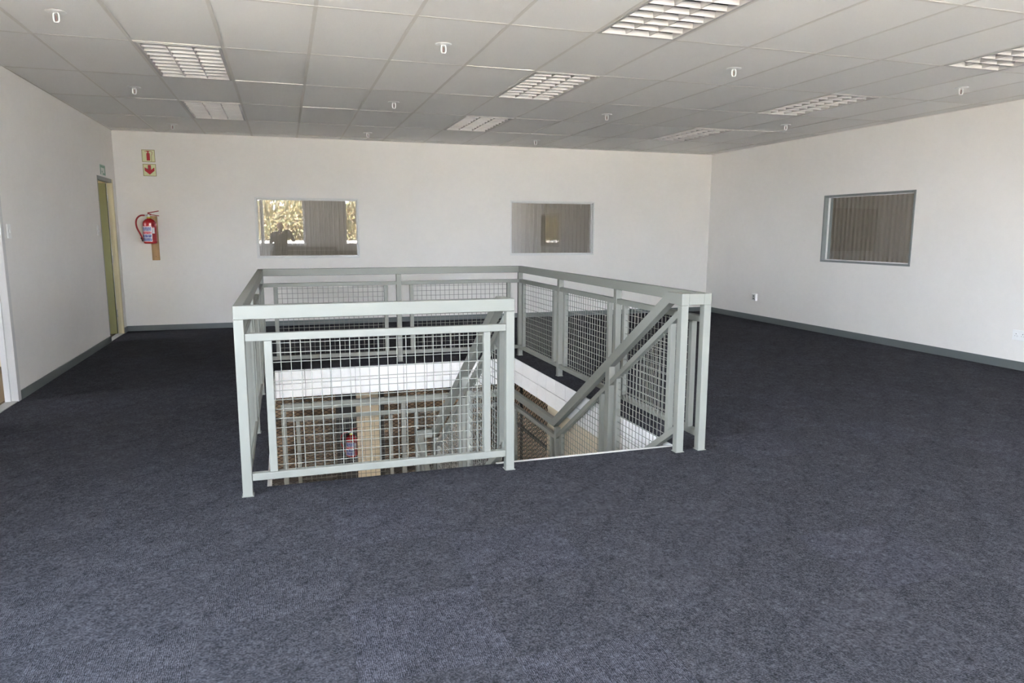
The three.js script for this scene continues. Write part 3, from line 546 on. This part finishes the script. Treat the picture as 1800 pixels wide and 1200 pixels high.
function cageX(label, x0, x1, z) {
  const t = thing('cage_screen', label, 'mesh screen');
  obj('mesh_sheet', expanded(x0, x1, GY + 0.05, -0.3, (u, v, o) => [u, v, z + o]), M.cage, t);
  for (const y of [GY + 0.02, -2.26, -1.33]) obj('cross_rail', bx(x0, x1, y - 0.02, y + 0.02, z - 0.03, z - 0.005), M.cage, t);
  for (let x = x0; x <= x1 + 0.01; x += (x1 - x0) / Math.max(1, Math.round((x1 - x0) / 1.3))) obj('upright', bx(x - 0.02, x + 0.02, GY, -0.3, z - 0.04, z - 0.005), M.cage, t);
}
cageX('dark expanded metal screen left of the beige column on the lower level', 0.2, 2.76, 0.3);
cageX('dark expanded metal screen right of the beige column on the lower level', 3.43, 5.5, 0.3);
{
  const t = thing('cage_screen', 'dark expanded metal screen running back beside the landing on the lower level', 'mesh screen');
  obj('mesh_sheet', expanded(0.35, 4.5, GY + 0.05, -0.3, (u, v, o) => [5.15 + o, v, u]), M.cage, t);
  for (const y of [GY + 0.02, -1.33]) obj('cross_rail', bx(5.16, 5.185, y - 0.02, y + 0.02, 0.35, 4.5), M.cage, t);
  for (const z of [0.37, 1.7, 3.1, 4.48]) obj('upright', bx(5.16, 5.19, GY, -0.3, z - 0.02, z + 0.02), M.cage, t);
}
struct('wall_lower_right', metres(bx(5.55, 5.65, GY, -0.3, 0.3, 12)), M.brownLifted, 'brown wall of the lower level on the right');

// hall beyond the interior windows: ribbed cladding, roof with translucent strips added for light
function ribbed(u0, u1, at, y0, y1, pitch = 0.118, deep = 0.045) {
  const prof = []; for (let u = u0; u < u1; u += pitch) prof.push([u, 0], [u + pitch * 0.52, 0], [u + pitch * 0.58, deep], [u + pitch * 0.94, deep]); prof.push([u1, 0]);
  const pos = [];
  for (let i = 0; i + 1 < prof.length; i++) { const a = at(prof[i][0], y0, prof[i][1]), b = at(prof[i + 1][0], y0, prof[i + 1][1]), c = at(prof[i + 1][0], y1, prof[i + 1][1]), d = at(prof[i][0], y1, prof[i][1]); pos.push(...a, ...b, ...c, ...a, ...c, ...d); }
  const g = new THREE.BufferGeometry(); g.setAttribute('position', new THREE.Float32BufferAttribute(pos, 3)); g.computeVertexNormals(); g.setAttribute('uv', new THREE.Float32BufferAttribute(new Float32Array(pos.length / 3 * 2), 2)); return g;
}
struct('wall_cladding_back', [ribbed(-3, 13.6, (u, y, d) => [u, y, -8 + d], GY, 5, 0.118, 0.014), bx(-3, 13.6, GY, 5, -8.1, -8.01)], M.clad, 'ribbed steel cladding across the hall behind the far wall');
struct('wall_cladding_right', [ribbed(-8, ZF + 0.2, (u, y, d) => [13.5 - d, y, u], GY, 5), bx(13.51, 13.6, GY, 5, -8, ZF + 0.2)], M.clad, 'ribbed steel cladding across the hall behind the right wall');
struct('wall_hall_front', wallZ(ZF, ZF + 0.2, W + 0.12, 13.5, GY, 5, [[11.4, 12.4, 1.2, 2.6]]), M.clad, 'front wall of the hall beside the office');  // opening added to rake light across the ribs of the cladding
const STRIPS = [[-2, 4, -5.5, -4.5], [5, 11, -5.5, -4.5], [10.6, 12.2, 0, 3], [10.6, 12.2, 6, 9]];  // roof strips added to let sky light into the hall
struct('roof', cut(-3.1, 13.6, -8.1, ZF + 0.2, [...STRIPS, [-3.1, -0.12, 6.5, ZF + 0.2]]).map((r) => bx(r[0], r[1], 5, 5.08, r[2], r[3])), M.roofing, 'hall roof with translucent strips added for light');
struct('added_skylight', STRIPS.map((r) => new THREE.PlaneGeometry(r[1] - r[0], r[3] - r[2]).rotateX(-Math.PI / 2).translate((r[0] + r[1]) / 2, 5.04, (r[2] + r[3]) / 2)), M.sheetLight, 'translucent roof strips added to light the hall');
struct('wall_upper_front', wallZ(ZF, ZF + 0.2, -0.12, W + 0.12, H + 0.1, 5), M.wall, 'front wall above the office windows');

// ------------------------------------------------------------------ outside, mirrored in the far window
struct('ground', bx(-70, 80, GY - 0.4, GY - 0.02, -40, 120), std({ color: lin(0.55, 0.51, 0.45), roughness: 0.9 }), 'sunlit paved yard outside');
struct('wall_boundary', [metres(bx(-30, 40, GY, 0.82, 25, 25.25)), bx(-30, 40, 0.82, 0.93, 24.95, 25.3)], M.white, 'white boundary wall outside the front windows');
{
  const leafGeo = new THREE.CircleGeometry(0.085, 6).scale(1, 0.6, 1), cols = [[0.36, 0.29, 0.13], [0.24, 0.25, 0.12], [0.5, 0.42, 0.25], [0.2, 0.21, 0.13], [0.36, 0.27, 0.18]];
  const leafM = new THREE.MeshPhysicalMaterial({ color: 0xffffff, roughness: 0.8, transmission: 0.35, thickness: 0, side: THREE.DoubleSide });
  const bark = std({ color: lin(0.1, 0.075, 0.05), roughness: 0.9 }), m4 = new THREE.Matrix4(), q = new THREE.Quaternion(), e = new THREE.Euler(), v = new THREE.Vector3(), c = new THREE.Color(), one = new THREE.Vector3(1, 1, 1);
  [[2.2, 27.4, 3.3, 2.5, 'tall autumn tree straight beyond the boundary wall'], [6.9, 27.2, 2.9, 2.7, 'rounder autumn tree right of the tall one'], [-6, 28, 3.2, 1.3, 'low autumn tree left of the tall one'], [14, 28, 3.2, 1.3, 'low autumn tree at the right end beyond the boundary wall']].forEach(([x, z, rx, ry, label]) => {
    const t = thing('tree', label, 'tree', [x, GY, z]);
    obj('trunk', [cyl([0, 0, 0], [0.1, 2.4, 0], 0.24, 0.16, 10), cyl([0.1, 2.3, 0], [rx * 0.4, 3.4 + ry * 0.4, 0.3], 0.12, 0.05, 8), cyl([0.1, 2.2, 0], [-rx * 0.4, 3.4 + ry * 0.3, -0.4], 0.12, 0.05, 8), cyl([0.1, 2.4, 0], [0.2, 3.4 + ry * 0.6, 0], 0.13, 0.05, 8)], bark, t);
    const n = ry > 2 ? 60000 : 14000, im = new THREE.InstancedMesh(leafGeo, leafM, n); im.name = 'foliage'; im.castShadow = im.receiveShadow = true; im.userData.kind = 'stuff';
    for (let k = 0; k < n; k++) {
      const th = rnd() * 6.283, ph = Math.acos(2 * rnd() - 1), rr = Math.pow(rnd(), 0.4) * (1 + 0.25 * Math.sin(th * 5 + ph * 3));
      v.set(rx * rr * Math.sin(ph) * Math.cos(th), 3.5 + ry * Math.min(1, rr) * Math.cos(ph), 2 * rr * Math.sin(ph) * Math.sin(th));
      q.setFromEuler(e.set(rnd() * 6.283, rnd() * 6.283, rnd() * 6.283)); im.setMatrixAt(k, m4.compose(v, q, one));
      const p = cols[(rnd() * cols.length) | 0], w = 0.8 + 0.5 * rnd(); im.setColorAt(k, c.setRGB(p[0] * w, p[1] * w, p[2] * w));
    }
    t.add(im);
  });
}
// ------------------------------------------------------------------ the photographer and the camera, mirrored in the far window
{
  const S = (a, b, r0, r1) => ({ a, b, r0, r1 });
  const hand = (wrist, palm, out, dirs) => [S(wrist, palm, 0.026, 0.03), ...dirs.map(([p1, p2]) => [S(palm, p1, 0.011, 0.01), S(p1, p2, 0.01, 0.008)]).flat()];
  const o = [2.02, 0, 11.22], at = (x, y, z) => [o[0] + x, y * 0.925, o[2] + z], up = (x, y, z) => [o[0] + x + 0.03, y * 0.925 + 0.105, o[2] + z];
  const bones = [
    S(at(0, 1.64, -0.02), at(0, 1.66, 0.02), 0.082, 0.088), S(at(0, 1.57, -0.03), at(0, 1.6, -0.02), 0.056, 0.07), S(at(0, 1.622, -0.098), at(0, 1.66, -0.084), 0.013, 0.008), S(at(0, 1.545, -0.075), at(0, 1.55, -0.07), 0.022, 0.02), S(at(-0.04, 1.684, -0.064), at(0.04, 1.684, -0.064), 0.009, 0.009), S(at(0, 1.43, 0.02), at(0, 1.55, 0), 0.062, 0.056),
    S(at(-0.084, 1.61, 0.01), at(-0.084, 1.645, 0.01), 0.012, 0.016), S(at(0.084, 1.61, 0.01), at(0.084, 1.645, 0.01), 0.012, 0.016),
    S(at(-0.13, 1.36, 0.02), at(0.13, 1.36, 0.02), 0.11, 0.11), S(at(-0.07, 1.3, 0.02), at(-0.06, 1.0, 0.02), 0.13, 0.12), S(at(0.07, 1.3, 0.02), at(0.06, 1.0, 0.02), 0.13, 0.12), S(at(-0.08, 0.94, 0.02), at(0.08, 0.94, 0.02), 0.125, 0.125),
    S(at(-0.1, 0.9, 0.02), at(-0.11, 0.5, 0), 0.088, 0.06), S(at(0.1, 0.9, 0.02), at(0.11, 0.5, 0), 0.088, 0.06), S(at(-0.11, 0.5, 0), at(-0.12, 0.09, 0.03), 0.06, 0.042), S(at(0.11, 0.5, 0), at(0.12, 0.09, 0.03), 0.06, 0.042),
    S(at(-0.12, 0.045, 0.04), at(-0.13, 0.035, -0.14), 0.042, 0.034), S(at(0.12, 0.045, 0.04), at(0.13, 0.035, -0.14), 0.042, 0.034),
    S(at(-0.2, 1.4, 0.02), at(-0.27, 1.14, -0.03), 0.06, 0.046), S(at(-0.27, 1.14, -0.03), up(0.0, 1.315, -0.17), 0.044, 0.03),
    S(at(0.2, 1.4, 0.02), at(0.37, 1.2, -0.02), 0.06, 0.046), S(at(0.37, 1.2, -0.02), up(0.24, 1.36, -0.17), 0.044, 0.03),
  ];
  const hands = [hand(up(0.0, 1.315, -0.17), up(0.05, 1.325, -0.19), 1, [[up(0.085, 1.325, -0.2), up(0.11, 1.34, -0.21)], [up(0.09, 1.315, -0.19), up(0.115, 1.325, -0.2)], [up(0.085, 1.305, -0.18), up(0.11, 1.315, -0.19)], [up(0.075, 1.3, -0.17), up(0.1, 1.305, -0.175)], [up(0.055, 1.355, -0.18), up(0.065, 1.385, -0.185)]]),
    hand(up(0.24, 1.36, -0.17), up(0.21, 1.385, -0.19), -1, [[up(0.19, 1.425, -0.205), up(0.165, 1.432, -0.215)], [up(0.185, 1.405, -0.215), up(0.165, 1.405, -0.235)], [up(0.185, 1.385, -0.22), up(0.168, 1.385, -0.236)], [up(0.187, 1.365, -0.215), up(0.172, 1.365, -0.23)], [up(0.185, 1.39, -0.165), up(0.16, 1.385, -0.158)]])];
  const body = (list, lo, hi, res, k) => {
    const size = Math.max(...hi.map((h, i) => h - lo[i])) / 2, ce = lo.map((l, i) => (l + hi[i]) / 2), mc = new MarchingCubes(res, M.black, false, false, 400000);
    const half = res / 2;
    for (let z = 0; z < res; z++) for (let y = 0; y < res; y++) for (let x = 0; x < res; x++) {
      const p = [ce[0] + (x - half) / half * size, ce[1] + (y - half) / half * size, ce[2] + (z - half) / half * size]; let d = 9;
      for (const b of list) {
        const ab = [b.b[0] - b.a[0], b.b[1] - b.a[1], b.b[2] - b.a[2]], ap = [p[0] - b.a[0], p[1] - b.a[1], p[2] - b.a[2]], l2 = ab[0] ** 2 + ab[1] ** 2 + ab[2] ** 2;
        const t = Math.max(0, Math.min(1, (ap[0] * ab[0] + ap[1] * ab[1] + ap[2] * ab[2]) / l2)), e = Math.hypot(ap[0] - t * ab[0], ap[1] - t * ab[1], ap[2] - t * ab[2]) - (b.r0 + (b.r1 - b.r0) * t);
        const h = Math.max(k - Math.abs(d - e), 0) / k; d = Math.min(d, e) - h * h * k / 4;
      }
      mc.field[x + y * res + z * res * res] = -d;
    }
    mc.isolation = 0; mc.update();
    const n = mc.count, pos = mc.positionArray.slice(0, n * 3), nor = mc.normalArray.slice(0, n * 3);
    for (let i = 0; i < n * 3; i++) pos[i] = ce[i % 3] + pos[i] * size;
    const g = new THREE.BufferGeometry(); g.setAttribute('position', new THREE.BufferAttribute(pos, 3)); g.setAttribute('normal', new THREE.BufferAttribute(nor, 3));
    return g;
  };
  const boxOf = (list) => { const lo = [9, 9, 9], hi = [-9, -9, -9]; for (const b of list) for (const p of [b.a, b.b]) for (let k = 0; k < 3; k++) { lo[k] = Math.min(lo[k], p[k] - 0.045); hi[k] = Math.max(hi[k], p[k] + 0.045); } return [lo, hi]; };
  const g = mergeGeometries([body(bones, at(-0.98, -0.05, -0.98), at(0.98, 1.91, 0.98), 132, 0.02), ...hands.map((h) => body(h, ...boxOf(h), 76, 0.006))]);
  const p = g.attributes.position, col = new Float32Array(p.count * 3);
  for (let i = 0; i < p.count; i++) {
    const x = p.getX(i) - o[0], y = p.getY(i), z = p.getZ(i) - o[2];
    const skin = y > 1.375 && Math.abs(x) < 0.12 && z > -0.14 || z < -0.15 && y > 1.25;
    col.set(skin ? [0.4, 0.25, 0.17] : y < 0.09 ? [0.02, 0.02, 0.02] : y < 0.95 ? [0.05, 0.055, 0.07] : [0.06, 0.05, 0.05], i * 3);
  }
  g.setAttribute('color', new THREE.BufferAttribute(col, 3));
  const man = tag(obj('person', g, std({ vertexColors: true, roughness: 0.8 })), 'man in a dark shirt taking the picture, mirrored in the far window', 'person');
  const hx = o[0], hy = 1.526, hz = o[2];
  for (const s of [-1, 1]) { const e = obj('eye', new THREE.SphereGeometry(0.011, 14, 10), M.white, man); e.position.set(hx + s * 0.031, hy + 0.004, hz - 0.0905); obj('iris', new THREE.SphereGeometry(0.0055, 10, 8).translate(0, -0.001, -0.0068), M.black, e); }
  obj('mouth', new RoundedBoxGeometry(0.042, 0.007, 0.012, 2, 0.003).translate(hx, hy - 0.068, hz - 0.089), std({ color: lin(0.25, 0.1, 0.085), roughness: 0.6 }), man);
  const cam = thing('camera', 'small black camera held up by the man in the dark shirt', 'camera', [o[0] + 0.17, 1.385, o[2] - 0.2]);
  obj('camera_body', bx(-0.05, 0.05, -0.034, 0.034, -0.015, 0.018, 0.006), M.black, cam);
  obj('lens', cyl([0, 0, -0.015], [0, 0, -0.055], 0.028, 0.026, 20), M.black, cam);
  obj('shutter_button', cyl([0.035, 0.033, 0], [0.035, 0.039, 0], 0.006, 0.006, 10), M.steel, cam);
}
renderer.render(scene, camera);
